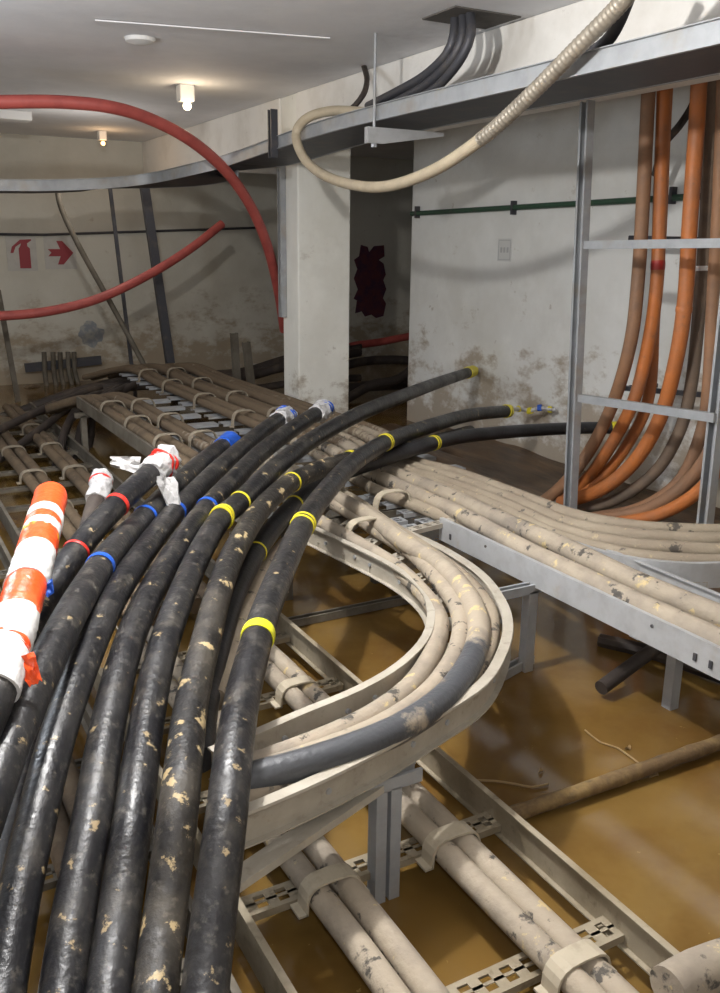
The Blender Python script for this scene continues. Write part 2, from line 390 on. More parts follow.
def flap(parent, p, d1, d2, m, name='loose_plastic', seed=0, lab=None):
    """a crumpled loose piece of plastic hanging from p, spanned by d1 and d2"""
    bm = nb(); n = 7; g = []
    d1, d2 = Vector(d1), Vector(d2); nn = d1.cross(d2).normalized(); L = d1.length
    for side in (0, 1):
        for i in range(n):
            for j in range(n):
                u, v = i/(n-1), j/(n-1)-.5
                q = Vector(p)+d1*u+d2*v*(1-.45*u)+nn*L*.22*noise.noise(Vector((u*3+seed, v*4, seed)))-nn*(.003*side)
                q += d1*.25*noise.noise(Vector((v*5, seed*2., 1)))*u
                g.append(bm.verts.new(q))
    for side in (0, 1):
        for i in range(n-1):
            for j in range(n-1):
                k = side*n*n+i*n+j; bm.faces.new((g[k], g[k+1], g[k+n+1], g[k+n]))
    edge = [j for j in range(n)]+[i*n+n-1 for i in range(1, n)]+[(n-1)*n+j for j in range(n-2, -1, -1)]+[i*n for i in range(n-2, 0, -1)]
    for a, b in zip(edge, edge[1:]+edge[:1]): bm.faces.new((g[a], g[b], g[b+n*n], g[a+n*n]))
    o = link(name, bm, m, parent, smooth=True)
    if lab: o['label'] = lab
    return o

# ------------------------------------------------------------------ the setting
ZC, XW, YB = 2.72, 4.5, 11.0
XL, YN, XR = -3.2, -2.4, 8.5
def struct(name, bm, m, **k): return tag(link(name, bm, m, **k), kind='structure')
struct('floor', box(nb(), XL, XR, YN, YB+.2, -.12, 0), M['water'])
struct('ceiling', box(nb(), XL-.2, XR+.2, YN-.2, YB+.2, ZC, ZC+.2), M['ceiling'])
struct('wall_back', box(nb(), XL-.2, XR+.2, YB, YB+.2, -.12, ZC), M['wallback'])
struct('wall_left', box(nb(), XL-.2, XL, YN, YB, -.12, ZC), M['plaster'])
struct('wall_near', box(nb(), XL-.2, XR+.2, YN-.2, YN, -.12, ZC), M['plaster'])
YC = at(410, 300, x=XW).y
struct('wall_right', box(nb(), XW, XW+.25, YN, YC, -.12, ZC), M['wall'])
struct('wall_side', box(nb(), XR, XR+.2, YN, YB, -.12, ZC), M['concrete_dark'])
# square column
c0 = at(299, 405, z=.305); c1 = at(349, 400, y=c0.y); cyk = at(284, 402, x=c0.x).y
struct('column', box(nb(), c0.x, c1.x, c0.y, cyk, -.12, ZC), M['colpaint'], bevel=.012)
XB = c0.x-.012
struct('ceiling_beam', box(nb(), XB, XB+.5, YN, c0.y-.001, 2.36, ZC-.001), M['beam'], bevel=.01)
struct('ceiling_beam', box(nb(), XB, XB+.5, cyk+.001, YB-.01, 2.36, ZC-.001), M['beam'], bevel=.01)
# mud bank at the foot of the right wall
def mud():
    bm = nb(); nx, ny = 22, 70; x0, x1, y0, y1 = 3.05, XW-.01, 2.6, c0.y-.05; g = []
    for i in range(nx+1):
        for j in range(ny+1):
            u = i/nx; x = x0+(x1-x0)*u; y = y0+(y1-y0)*j/ny
            z = -.03+.09*min(1, u*2.5)+.05*noise.noise(Vector((x*5, y*.8, 0)))+.02*noise.noise(Vector((x*13, y*4, 3)))
            z *= min(1, j/6)*1.0; z = z if 0 < u else -.03
            g.append(bm.verts.new((x, y, z)))
    for i in range(nx):
        for j in range(ny):
            k = i*(ny+1)+j; bm.faces.new((g[k], g[k+1], g[k+ny+2], g[k+ny+1]))
    return bm
M['mud'] = mat('wet brown mud', (.075, .042, .02), .45, layers=[((.15, .09, .045), 3, .42, .65, .9), ((.03, .02, .012), 9, .5, .7, .7)], stretch=(3, .5, 1), bump=.5, bscale=12)
tag(link('mud_bank', mud(), M['mud'], smooth=True), 'streaky wet brown mud lying along the foot of the right wall', 'mud', kind='stuff')

# ------------------------------------------------------------------ cable ladders
def ladder(label, x0, x1, y0, y1, ztop, h, rm, name='cable_ladder', rungs=.3, slots=True, rl=True, rr=True, straps=(), sm=None, phase=0, clampname='cable_clamp', group=None, rungm=None):
    t = empty(name, ((x0+x1)/2, (y0+y1)/2, ztop-h), label, 'cable tray', group)
    zr = ztop-h+.03
    if rl: link('side_rail', sweep_bm([Vector((x0, y1, ztop)), Vector((x0, y0, ztop))], rail_prof(h, .018, -1)), rm, t)
    if rr: link('side_rail', sweep_bm([Vector((x1, y1, ztop)), Vector((x1, y0, ztop))], rail_prof(h, .018, 1)), rm, t)
    y = y1-.12-phase
    while y > y0+.05:
        link('rung', slotted_rung(nb(), (x0+.004, y, zr), (x1-.004, y, zr), slots=slots, w=.07 if slots else .1), rungm or rm, t); y -= rungs
    for (sx, sy, hw, hh) in straps:
        link(clampname, strap_bm((sx, sy, zr), hw, hh), sm or M['strap'], t)
    return t
ZR = .45     # top of the side rails of the raised trays
HR = .085
rA = .036
# far left raised ladder: two pairs of brown cables
xsA = (1.51, 1.59, 1.76, 1.84)
ladder('long dusty cable ladder running from the far dark corner towards the curved tray', 1.43, 2.13, 3.55, 7.1, ZR, HR, M['galv_old_shaded'], rungs=.36, rungm=M['galv'], rr=False, slots=False,
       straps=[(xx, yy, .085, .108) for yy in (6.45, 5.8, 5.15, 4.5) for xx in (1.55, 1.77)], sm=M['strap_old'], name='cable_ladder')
def waver(x, ya, yb, z, n=7, a=.006, za=.003):
    return [(x+R(-a, a), ya+(yb-ya)*i/(n-1), z+R(-za, za)) for i in range(n)]
zA = ZR-HR+.03+rA+.002
# cables that continue from the far ladder into the curved tray (screen-read, unprojected on the tray)
for k, x in enumerate(xsA[:2]):
    Cable('cable', [(x-.25, 7.7, .25), (x-.04, 7.15, zA-.02)]+waver(x, 6.8, 3.7, zA), rA, M['brown'],
          ('outermost' if k == 0 else 'inner')+' brown dusty cable of the clamped pair along the left rail of the far ladder', 'cable', segs=12)
# far right raised ladder
ladder('far dusty cable ladder with bare rungs showing beside the foot of the column', 2.15, 2.93, 3.95, 8.7, ZR, HR, M['galv_old_shaded'], rungs=.30, slots=False,
       straps=[(xx, yy, .085, .108) for yy in (8.0, 7.3, 6.5, 5.7) for xx in (2.26, 2.52)], sm=M['strap_old'], rungm=M['galv'], rr=False, rl=False)
ladder('short slotted ladder length below the crossing black cables', 1.98, 2.12, 3.2, 3.5, ZR-.01, HR, M['galv'], rungs=.12, rl=False, rr=False)

# C shaped tray
inner_px = [(300, 520), (330, 534), (362, 549), (398, 568), (424, 589), (433, 610), (428, 637), (402, 665), (360, 690), (300, 715), (250, 737), (212, 752)]
outer_px = [(333, 492), (360, 505), (400, 529), (440, 548), (478, 573), (499, 600), (506, 625), (500, 652), (480, 683), (432, 715), (380, 746), (320, 776), (260, 802), (215, 819)]
inner = catmull([at(a, b, z=ZR) for a, b in inner_px], .05)
outer = catmull([at(a, b, z=ZR) for a, b in outer_px], .05)
ct = empty('curved_cable_tray', (1.5, 2.2, ZR-HR), 'wide dusty steel cable tray bending in a C shape over the brown water', 'cable tray')
link('inner_side_rail', sweep_bm(inner, [(-.006, .003), (.02, .003), (.02, -.003), (.004, -.003), (.004, -HR+.004), (.02, -HR+.004), (.02, -HR), (0, -HR), (0, -.003), (-.006, -.003)]), M['galv_dust'], ct, smooth=False)
link('outer_side_rail', sweep_bm(outer, [(.008, .004), (-.022, .004), (-.024, -.002), (-.022, -.006), (-.004, -.006), (-.004, -HR+.004), (-.02, -HR+.004), (-.02, -HR), (0, -HR), (0, -.006), (.008, -.006), (.011, -.001)]), M['galv_dust'], ct, smooth=False)
def resample(path, n):
    L = [0]
    for a, b in zip(path, path[1:]): L.append(L[-1]+(b-a).length)
    out = []
    j = 0
    for i in range(n):
        s = L[-1]*i/(n-1)
        while j < len(L)-2 and L[j+1] < s: j += 1
        t = (s-L[j])/max(1e-6, L[j+1]-L[j]); out.append(path[j].lerp(path[j+1], t))
    return out
ri, ro = resample(inner, 13), resample(outer, 13)
for a, b in zip(ri[1:-1], ro[1:-1]):
    link('rung', slotted_rung(nb(), a-Vector((0, 0, HR-.03))+(b-a)*.02, b-Vector((0, 0, HR-.03))-(b-a)*.02, w=.065), M['galv_dust'], ct)
# bolts through the rails
for path, side in ((inner, 1), (outer, -1)):
    pr = resample(path, 22)
    for i in range(2, 20):
        if i % 3 == 0: continue
        a = pr[i]; t = (pr[i+1]-pr[i-1]).normalized(); s = Vector((t.y, -t.x, 0))
        c = a-Vector((0, 0, .045)); bm = nb(); cyl(bm, c-s*.008, c+s*.010, .008, 8)
        link('bolt', bm, M['galv'], ct)
# joint plate with slots on the inner rail near the start
pl = [p-Vector((0, 0, .012)) for p in resample(inner, 40)[1:9]]
link('joint_plate', sweep_bm([p+Vector((-.002, 0, 0)) for p in pl], [(-.004, 0), (-.001, 0), (-.001, -.055), (-.004, -.055)]), M['galv_bright'], ct)

zC = ZR-HR+.03+.038
def Cpts(lst, z): return [at(a, b, z=z+(dz[0] if dz else 0)) for a, b, *dz in lst]
Cable('cable', [(1.52, 7.7, .26), (1.69, 7.1, zA-.01), (1.73, 6.0, zA), (1.735, 5, zA), (1.73, 4.2, zA)]+Cpts([(318, 520), (350, 539), (390, 563), (418, 588), (438, 616), (436, 645), (414, 683), (372, 716), (312, 744), (240, 770)], zC-.008), .031, M['dust_c'],
      'dusty cable lying innermost round the C shaped bend', 'cable')
Cable('cable', [(1.60, 7.75, .26), (1.77, 7.15, zA-.01), (1.805, 6.0, zA), (1.81, 5, zA), (1.82, 4.2, zA)]+Cpts([(340, 507), (376, 530), (412, 553), (438, 580), (459, 612), (458, 648), (432, 690), (384, 725), (318, 753), (235, 780)], zC-.006), .031, M['dust_c'],
      'dusty cable second from the inside round the C shaped bend', 'cable')
Cable('cable', [(1.90, 4.6, zA), (1.92, 4.2, zA)]+Cpts([(362, 512, .02), (402, 541, .02), (436, 562, .02), (462, 588, .02), (478, 620, .02), (474, 655, .02), (444, 698, .022), (390, 733, .026), (315, 761, .026), (250, 779, .022), (215, 790, .015)], zC), .037, M['half'],
      'thick half-cleaned cable on the outside of the C shaped bend, black towards the near end', 'cable')
Cable('cable', [(1.96, 4.6, zA), (1.98, 4.2, zA)]+Cpts([(352, 499), (385, 522), (430, 552), (466, 580), (488, 607), (492, 632), (482, 664), (445, 704), (388, 742), (320, 770), (240, 800)], ZR-HR+.065), .026, M['dust'],
      'thin dusty cable pressed along the outer rail of the C shaped bend', 'cable')
q = at(362, 540, z=ZR-HR+.03)
link('cable_clamp', strap_bm((q.x+.01, q.y, q.z), .085, .09, width=.045, yaw=.1), M['strap'], ct)

# straight tray at the right
st = ladder('straight galvanised cable tray with a bright near rail crossing above the water at the right', 2.15, 2.52, .6, 3.14, ZR, .10, M['galv_bright'], rungs=.33, name='straight_cable_tray', rr=True)
bm = nb()
for yy in (1.72, 1.66, 3.05): box(bm, 2.145, 2.149, yy-.006, yy+.006, ZR-.075, ZR-.05)
for yy in (1.9, 2.8): cyl(bm, (2.146, yy, ZR-.03), (2.158, yy, ZR-.03), .006, 8)
link('rail_bolts', bm, M['darksteel'], st)
link('end_bracket', slotted_rung(nb(), at(402, 531, z=ZR-.02), at(452, 519, z=ZR-.02), w=.05), M['galv_dust'], st)
ladder('slotted tray length under the pale strap between the C bend and the straight tray', 2.14, 2.62, 3.16, 3.9, ZR-.03, .06, M['galv'], rungs=.16, rr=False, rl=False)
zS = .44
def SP(lst, z=zS): return [at(a, b, z=z+(d[0] if d else 0)) for a, b, *d in lst]
def far(x, xe): return [(x-.25, 9.3, .28), (x, 8.6, zA+.002), (x, 7.5, zA+.002), (x+(xe-x)*.3, 6, zA+.01), (x+(xe-x)*.7, 4.8, zA+.01)]
strt = [
 ('s1', far(2.22, 2.27)+SP([(364, 484), (422, 508)], .42)+[(2.26, 3.05, .40), (2.215, 2.5, .395), (2.21, 1.6, .395), (2.21, .7, .395)], .030, 'dust', 'thin dusty cable leftmost in the straight tray, half hidden by its near rail'),
 ('s2', far(2.30, 2.38)+SP([(373, 474), (420, 496), (465, 517), (520, 547), (570, 571), (620, 595), (670, 618), (720, 641), (800, 680)], .445), .039, 'dust_c', 'thick dusty cable sweeping down the middle of the straight tray'),
 ('s3', far(2.48, 2.50)+SP([(386, 470), (440, 492), (500, 520), (550, 541, .03), (590, 560, .03), (640, 584, .02), (720, 617, .0), (800, 650)], .44), .042, 'dust_c', 'thickest dusty cable with yellow flecks crossing over its neighbours to the right edge'),
 ('r4', far(2.56, 2.60)+SP([(392, 467), (450, 488), (500, 508), (550, 533), (600, 549), (650, 558), (720, 562), (800, 560)], .435), .030, 'dust', 'dusty cable closest to the rail of the tray curving off to the right'),
 ('r3', far(2.72, 2.71)+SP([(397, 465), (450, 484), (505, 505), (560, 530), (620, 544), (680, 549), (720, 551), (800, 549)], .445), .033, 'dust', 'dusty cable second from the rail of the tray curving off to the right'),
 ('r2', far(2.79, 2.79)+SP([(403, 462), (455, 479), (510, 499), (570, 524), (630, 535), (680, 539), (720, 540), (800, 537)], .45), .032, 'dust', 'dusty cable third from the rail of the tray curving off to the right'),
 ('r1', far(2.86, 2.87)+SP([(410, 459), (460, 474), (515, 494), (575, 516), (635, 527), (680, 530), (720, 531), (800, 527)], .455), .031, 'dust', 'outermost dusty cable, farthest from the rail, curving off to the right'),
]
for nm, pts, r, mm, lab in strt: Cable('cable', pts, r, M[mm], lab, 'cable')
# curved tray going off to the right
cr = [at(a, b, z=ZR+.01) for a, b in ((545, 531), (570, 541), (605, 552), (640, 559), (680, 563), (720, 563), (800, 558))]
cr = catmull(cr, .05)
cv = empty('curved_cable_tray', cr[len(cr)//2]-Vector((0, 0, .09)), 'pale curved tray bending away to the right edge behind the straight tray', 'cable tray')
link('side_rail', sweep_bm(cr, rail_prof(.10, .02, -1)), M['galv_bright'], cv)
cr2 = [p+Vector((.12, .26, 0)) for p in cr]
for a, b in list(zip(resample(cr, 9), resample(cr2, 9)))[1:-1]:
    link('rung', slotted_rung(nb(), a-Vector((0, 0, .075)), b-Vector((0, 0, .075)), w=.06), M['galv_dust'], cv)
def clampat(px, py, hw, h=.1, yaw=0, parent=None, z=ZR-HR+.03, wd=.045, m=None):
    q = at(px, py, z=z); return link('cable_clamp', strap_bm((q.x, q.y, q.z), hw, h, width=wd, yaw=yaw), m or M['strap'], parent)
clampat(392, 512, .088, .10, .0, st)

# low ladders standing in the water
def low(label, x0, x1, y0, y1, xs, r, m, labs, strapsy, **k):
    t = ladder(label, x0, x1, y0, y1, .15, .10, m, rungs=.46, slots=True, straps=[], **k)
    for xa, xb in zip(xs[::2], xs[1::2]):
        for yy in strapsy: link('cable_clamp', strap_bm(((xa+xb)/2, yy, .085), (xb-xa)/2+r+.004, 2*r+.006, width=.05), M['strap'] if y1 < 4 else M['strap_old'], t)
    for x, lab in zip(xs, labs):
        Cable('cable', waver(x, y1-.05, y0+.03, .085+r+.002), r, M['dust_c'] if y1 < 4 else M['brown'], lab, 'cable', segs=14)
    return t
low('low muddy cable ladder in the water passing beneath the C shaped tray', .60, 1.385, .45, 3.3, (.80, .868, 1.15, 1.218), .032, M['galv_dust_dark'],
    ['muddy cable leftmost in the low ladder under the C shaped tray', 'muddy cable second from left in the low ladder under the C shaped tray',
     'muddy cable third from left in the low ladder under the C shaped tray', 'muddy cable nearest the right rail of the low ladder under the C shaped tray'], (2.55, 1.62, 1.15), phase=.1)
low('low dark ladder with open rungs at the far left behind the orange-taped cable', .60, 1.36, 3.4, 8.8, (.86, .94, 1.13, 1.20), .036, M['galv_old_shaded'],
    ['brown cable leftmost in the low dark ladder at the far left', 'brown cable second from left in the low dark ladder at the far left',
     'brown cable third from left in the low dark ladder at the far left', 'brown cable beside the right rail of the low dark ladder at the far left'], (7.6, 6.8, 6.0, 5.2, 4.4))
low('low dark ladder cut by the left edge, behind the taped cable', -.25, .52, .45, 8.6, (.30, .38), .036, M['galv_old_shaded'],
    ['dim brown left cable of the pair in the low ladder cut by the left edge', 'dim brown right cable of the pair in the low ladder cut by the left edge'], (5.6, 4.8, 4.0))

# ------------------------------------------------------------------ supports
def support(label, legs, bars, name='tray_support', m='galv', lw=.041):
    t = empty(name, Vector(legs[0][0]) if legs else Vector(bars[0][0]), label, 'support')
    for a, b in legs: link('leg', channel_bm(a, b, lw, .041, (1, 0, 0)), M[m], t)
    for a, b in bars: link('crossbar', channel_bm(a, b, .041, .035, (0, 1, 0)), M[m], t)
    return t
support('single-leg galvanised stand holding the straight tray above the water', [((2.145, 2.50, 0), (2.145, 2.50, .335))], [((1.72, 2.50, .345), (2.62, 2.50, .345)), ((1.95, 2.46, .02), (2.2, 2.54, .02))], m='galv')
support('double-leg galvanised stand under the near end of the C shaped tray', [((.985, 1.66, 0), (.985, 1.66, .32)), ((1.026, 1.66, 0), (1.026, 1.66, .32))], [((.75, 1.66, .335), (1.10, 1.66, .335))], lw=.030)
support('short stand in shadow under the straight tray near the right edge', [((2.42, 2.02, 0), (2.42, 2.02, .33))], [((2.2, 2.02, .335), (2.6, 2.02, .335))], m='galv')
support('dark stand under the far start of the left ladder', [((1.42, 6.85, 0), (1.42, 6.85, .34)), ((2.06, 6.85, 0), (2.06, 6.85, .34))], [((1.36, 6.85, .345), (2.1, 6.85, .345))], m='galv_old_shaded')
support('stand hidden in shadow beneath the black cables where the C shaped tray begins', [((1.62, 3.6, 0), (1.62, 3.6, .33)), ((2.1, 3.6, 0), (2.1, 3.6, .33))], [((1.35, 3.6, .345), (3.0, 3.6, .345)), ((1.35, 3.3, .02), (2.3, 3.3, .02))], m='galv_old_shaded')
# loose bar between black cables and curved rail
a, b = at(214, 640, z=.30), at(283, 588, z=.30)
tag(link('steel_bar', bar_bm(a, b, .05, .03), M['galv_dust']), 'pale dusty steel bar seen between the two muddy black cables and the bend', 'bar')
tag(link('steel_bar', bar_bm((.55, 1.52, .31), (.98, 1.66, .33), .05, .02), M['galv_dust']), 'short flat dusty steel bar below the outer rail of the C bend', 'bar')

# ------------------------------------------------------------------ big black cables
rk = .042
def KP(l): return [at(a, b, z=z) for a, b, z in l]
X1 = Cable('power_cable', KP([(232, 441, .66), (212, 455, .65), (178, 484, .64), (145, 517, .63), (120, 543, .64), (100, 567, .65), (72, 612, .66), (42, 672, .65), (12, 738, .62), (-15, 810, .58), (-45, 900, .5)]), .043, M['black'],
   'thick black cable with two blue tape bands and a blue taped end', 'cable')
X1.band(100, 567, M['blue'], .028); X1.band(145, 517, M['blue'], .022)
X1.wrap(0, 3, M['blue'], 'end_tape', .2, .004, 'blue tape knot on the cable end', 3)
X2 = Cable('power_cable', KP([(288, 414, .70), (262, 432, .68), (222, 466, .64), (195, 492, .62), (175, 512, .61), (145, 550, .61), (112, 600, .60), (84, 662, .57), (58, 735, .52), (38, 812, .46), (18, 900, .39), (2, 993, .33), (-5, 1060, .30)]), rk, M['black'],
   'thick black cable with one blue band whose white plastic end leans left of the column', 'cable')
X2.band(175, 513, M['blue'], .022); X2.wrap(0, 4, M['plastic'], 'plastic_wrap', .4, .007, 'white plastic over the cable end', 5); X2.band(286, 415, M['blue'], .012, dbl=.03, thick=.012, wob=.1)
X3 = Cable('power_cable', KP([(326, 408, .72), (300, 424, .70), (262, 452, .66), (230, 484, .63), (207, 508, .61), (180, 545, .60), (145, 604, .57), (122, 665, .54), (106, 735, .49), (93, 812, .44), (76, 900, .37), (62, 993, .31), (55, 1060, .28)]), rk, M['black'],
   'thick black cable, one blue band, ending in blue-white plastic before the column foot', 'cable')
X3.band(207, 508, M['blue'], .024); X3.wrap(0, 4, M['plastic'], 'plastic_wrap', .4, .007, 'white plastic over the cable end', 9); X3.band(322, 410, M['blue'], .014, dbl=.034, thick=.012, wob=.1)
X4 = Cable('power_cable', [at(473, 371, x=4.40)]+KP([(440, 382, .66), (400, 397, .70), (355, 416, .71), (312, 440, .69), (275, 468, .66), (240, 502, .63), (222, 517, .62), (200, 553, .60), (175, 612, .57), (157, 670, .53), (144, 740, .48), (134, 812, .44), (121, 900, .36), (108, 993, .31), (103, 1060, .28)]), rk, M['black'],
   'thick black cable reaching past the column to the wall, its end wrapped in yellow', 'cable')
X4.band(238, 498, M['yellow'], .014); X4.band(224, 515, M['yellow'], .014, dbl=.022, thick=.006, wob=.04)
X4.wrap(0, 5, M['yellow'], 'end_tape', .12, .004, 'yellow tape on the cable end', 2)
X5 = Cable('power_cable', KP([(470, 432, .47), (440, 440, .49), (405, 449, .52), (370, 454, .575), (330, 466, .60), (292, 482, .605), (262, 508, .60), (238, 545, .59), (221, 585, .57), (206, 640, .54), (192, 700, .51), (184, 760, .50), (178, 812, .475), (167, 900, .37), (155, 993, .31), (151, 1060, .28)]), rk, M['black_muddy'],
   'muddiest thick black cable, caked in pale brown mud, with one thin yellow band', 'cable')
X5.band(291, 481, M['yellow'], .014); X5.band(349, 451, M['yellow'], .012, dbl=.02)
X6 = Cable('power_cable', [at(622, 428, x=4.38)]+KP([(580, 428, .46), (520, 431, .50), (460, 437, .53), (420, 447, .55), (380, 460, .53), (330, 478, .50), (297, 502, .485), (268, 535, .48), (243, 575, .48), (225, 620, .455), (205, 700, .41), (198, 760, .39)]), .040, M['black_clean'],
   'black cable running low behind the frame post, with a double yellow band', 'cable')
X6.band(435, 442, M['yellow'], .014, dbl=.026); X6.band(295, 503, M['yellow'], .016); X6.band(256, 553, M['yellow'], .012)
X6.wrap(0, 2, M['yellow'], 'end_tape', .12, .004, 'yellow tape on the cable end', 12)
X7 = Cable('power_cable', KP([(508, 411, .50), (470, 415, .55), (430, 426, .60), (388, 441, .63), (352, 464, .64), (324, 494, .63), (303, 525, .62), (284, 566, .61), (268, 605, .60), (258, 636, .59), (244, 690, .57), (234, 750, .55), (227, 812, .51), (216, 900, .42), (205, 993, .34), (201, 1060, .31)]), .0425, M['black'],
   'topmost thick black cable crossing over the others, with a broad bright yellow band', 'cable')
X7.band(258, 636, M['yellow_bright'], .04, thick=.004); X7.band(303, 526, M['yellow'], .015, dbl=.032, wob=.02, thick=.004); X7.band(385, 442, M['yellow'], .012, dbl=.026)
X7.wrap(0, 1, M['yellow'], 'end_tape', .1, .004, 'yellow tape on the cable end', 13)
# pulling rope tied from cable end to the wall
rope = Cable('pulling_rope', [X7.path[0]+Vector((-.0, .02, 0))]+[at(a, b, x=x) for a, b, x in ((520, 409, 4.30), (530, 411, 4.34), (540, 408, 4.38), (556, 410, 4.44))], .014, M['plastic'], 'thin knotted rope wrapped in yellow and white tape at the foot of the right wall', 'rope', segs=10,
    rf=lambda i, a, p: 1+.5*noise.noise(p*40))
for px, m_ in ((518, 'yellow'), (530, 'yellow'), (541, 'blue'), (549, 'plastic'), (555, 'yellow')): rope.band(px, 410, M[m_], .03, thick=.01, wob=.15)
# orange and white wrapped cable
K1 = Cable('power_cable', KP([(51, 497, .88), (43, 527, .86), (33, 564, .83), (20, 606, .79), (7, 652, .75), (-10, 707, .70), (-45, 775, .63), (-110, 880, .52)]), .042, M['black'], 'black cable at the left edge with its end wrapped in orange and white tape', 'cable', step=.02)
SEC = [(484, 507, 'orange_tape'), (507, 513, 'white_tape'), (513, 518, 'orange_tape'), (518, 525, 'white_tape'), (525, 528, 'yellow'), (528, 543, 'orange_tape'), (543, 552, 'white_tape'), (552, 557, 'orange_tape'),
       (557, 574, 'white_tape'), (574, 608, 'orange_tape'), (608, 634, 'white_tape'), (634, 641, 'orange_tape'), (641, 676, 'white_tape')]
ys = [q[1] for q in K1.scr]
def yi(y):
    for i in range(len(ys)-1):
        if ys[i] <= y <= ys[i+1]:
            t = (y-ys[i])/(ys[i+1]-ys[i]+1e-9); return K1.path[i].lerp(K1.path[i+1], t)
    return K1.path[0] if y < ys[0] else K1.path[-1]
for k, (ya, yb, mm) in enumerate(SEC):
    a, b = yi(ya+13 if k else 490), yi(yb+13)
    seg = [a.lerp(b, i/9) for i in range(10)]
    if k: seg[0] = seg[0]+(seg[0]-seg[1])*2
    nm = {'orange_tape': 'orange_tape', 'white_tape': 'white_tape', 'yellow': 'yellow_tape', 'blue': 'blue_tape'}[mm]
    link(nm, tube_bm(seg, (.0475 if mm != 'white_tape' else .049)+.0006*(k % 3), 30, rf=lambda i, an, p: (1+.05*noise.noise(Vector((p.z*60, math.cos(an)*2+k, math.sin(an)*2)))+.02*math.sin(i*2.1+an)), shear=None if k == 0 else (R(-.012, .012), R(0, 6))), M[mm], K1.o, smooth=True)
p0, p1 = yi(515), yi(570)
flap(K1.o, yi(580)+Vector((.036, -.034, .0)), (.006, -.012, -.03), (.03, .01, .01), M['blue'], 'blue_tape_tail', 4)
flap(K1.o, yi(660)+Vector((.03, -.04, .02)), (.02, -.02, -.06), (.05, .02, .0), M['orange_tape'], 'orange_tape_tail', 8)
# red-banded cable
K2 = Cable('power_cable', KP([(168, 460, .78), (150, 474, .76), (117, 505, .71), (92, 532, .67), (66, 566, .62), (42, 604, .56), (20, 650, .50), (-5, 705, .44), (-40, 790, .38)]), .042, M['black'],
   'black cable with a red tape band and torn white plastic over its end', 'cable')
K2.band(117, 504, M['red'], .02); K2.band(78, 551, M['red'], .012)
K2.wrap(0, 3, M['plastic'], 'plastic_wrap', .45, .008, 'torn white plastic over the cable end', 21, extra=.04)
K2.band(162, 464, M['red'], .01, dbl=.022, thick=.016, wob=.12)
q = K2.path[3]
flap(K2.o, q+Vector((-.03, .03, .03)), (-.10, .03, .02), (.02, .02, .06), M['plastic'], 'loose_plastic', 3)
flap(K2.o, q+Vector((.05, -.03, -.01)), (.03, -.05, -.16), (.09, .03, -.02), M['plastic'], 'loose_plastic', 5)
K3 = Cable('power_cable', KP([(102, 477, .66), (98, 495, .62), (92, 515, .57), (84, 545, .48), (70, 585, .40), (50, 640, .34)]), .036, M['dark'], 'short dark cable poking up behind the red-banded one with a small white wrapped end', 'cable')
K3.wrap(0, 4, M['plastic'], 'plastic_wrap', .3, .007, 'white plastic over the cable end', 31); K3.band(101, 483, M['red'], .008, thick=.012)
# cables that lie beneath the black ones
Cable('power_cable', KP([(120, 560, .50), (90, 610, .47), (55, 690, .42), (28, 770, .38), (5, 870, .32), (-10, 960, .28)]), .040, M['black'], 'black cable lying low in the shadow between the two blue-banded ones', 'cable')
Cable('cable', SP([(285, 545), (262, 575), (245, 610), (232, 650), (215, 700)], .40), .034, M['dust'], 'dusty brown cable dropping between the muddy black cable and the broad yellow-banded one', 'cable')
Cable('cable', SP([(330, 500), (285, 550), (255, 590), (228, 640), (205, 690)], .37), .032, M['dust'], 'second dusty brown cable in the dark gap left of the broad yellow band', 'cable')

# ------------------------------------------------------------------ overhead tray
zo = lambda y: 2.30+.0*y
XT = 2.72
tr = [at(720, 45, x=XT), at(540, 85, x=XT), at(400, 116, x=XT), at(330, 133, x=XT), at(285, 147, x=XT)]
d0 = tr[0]-tr[1]
tp = [tr[0]+d0*1.6]+tr+[at(238, 163, x=XT-.08), at(195, 175, x=XT-.35)]+[at(a_, b_, y=7.72) for a_, b_ in ((150, 184), (100, 189), (50, 191), (0, 191))]
tp.append(tp[-1]*2-tp[-2]*1); tp.append(tp[-1]*2-tp[-2]*1)
def offpath(path, d):
    out = []
    for i, p in enumerate(path):
        a = path[max(0, i-1)]; b = path[min(len(path)-1, i+1)]; t = (b-a); t.z = 0; t.normalize()
        out.append(p+Vector((t.y, -t.x, 0))*d)
    return out
tps = catmull(tp, .06)
ot = empty('overhead_cable_tray', (XT+.2, 5, 2.1), 'long galvanised cable tray hung below the ceiling, turning left in front of the back wall', 'cable tray')
HT = .085
TW = .42
link('near_side_rail', sweep_bm([p+Vector((0, 0, HT)) for p in tps], rail_prof(HT, .02, -1)), M['galv'], ot, smooth=True)
link('far_side_rail', sweep_bm([p+Vector((0, 0, HT)) for p in offpath(tps, TW)], rail_prof(HT, .02, 1)), M['galv'], ot)
link('tray_floor', sweep_bm(tps, [(.004, .006), (TW-.004, .006), (TW-.004, .001), (.004, .001)]), M['darksteel'], ot)
# cables lying on it
def on_tray(d, z, r, m, lab, y0=1.3):
    Cable('cable', [p+Vector((0, 0, z)) for p in offpath(catmull(tp, .6), d)][1:], r, M[m], lab, 'cable', segs=10)
on_tray(.09, .04, .026, 'dark', 'dark cable along the near side of the overhead tray')
on_tray(.20, .04, .026, 'dark', 'dark cable along the middle of the overhead tray')
on_tray(.32, .04, .026, 'dark', 'dark cable along the far side of the overhead tray')
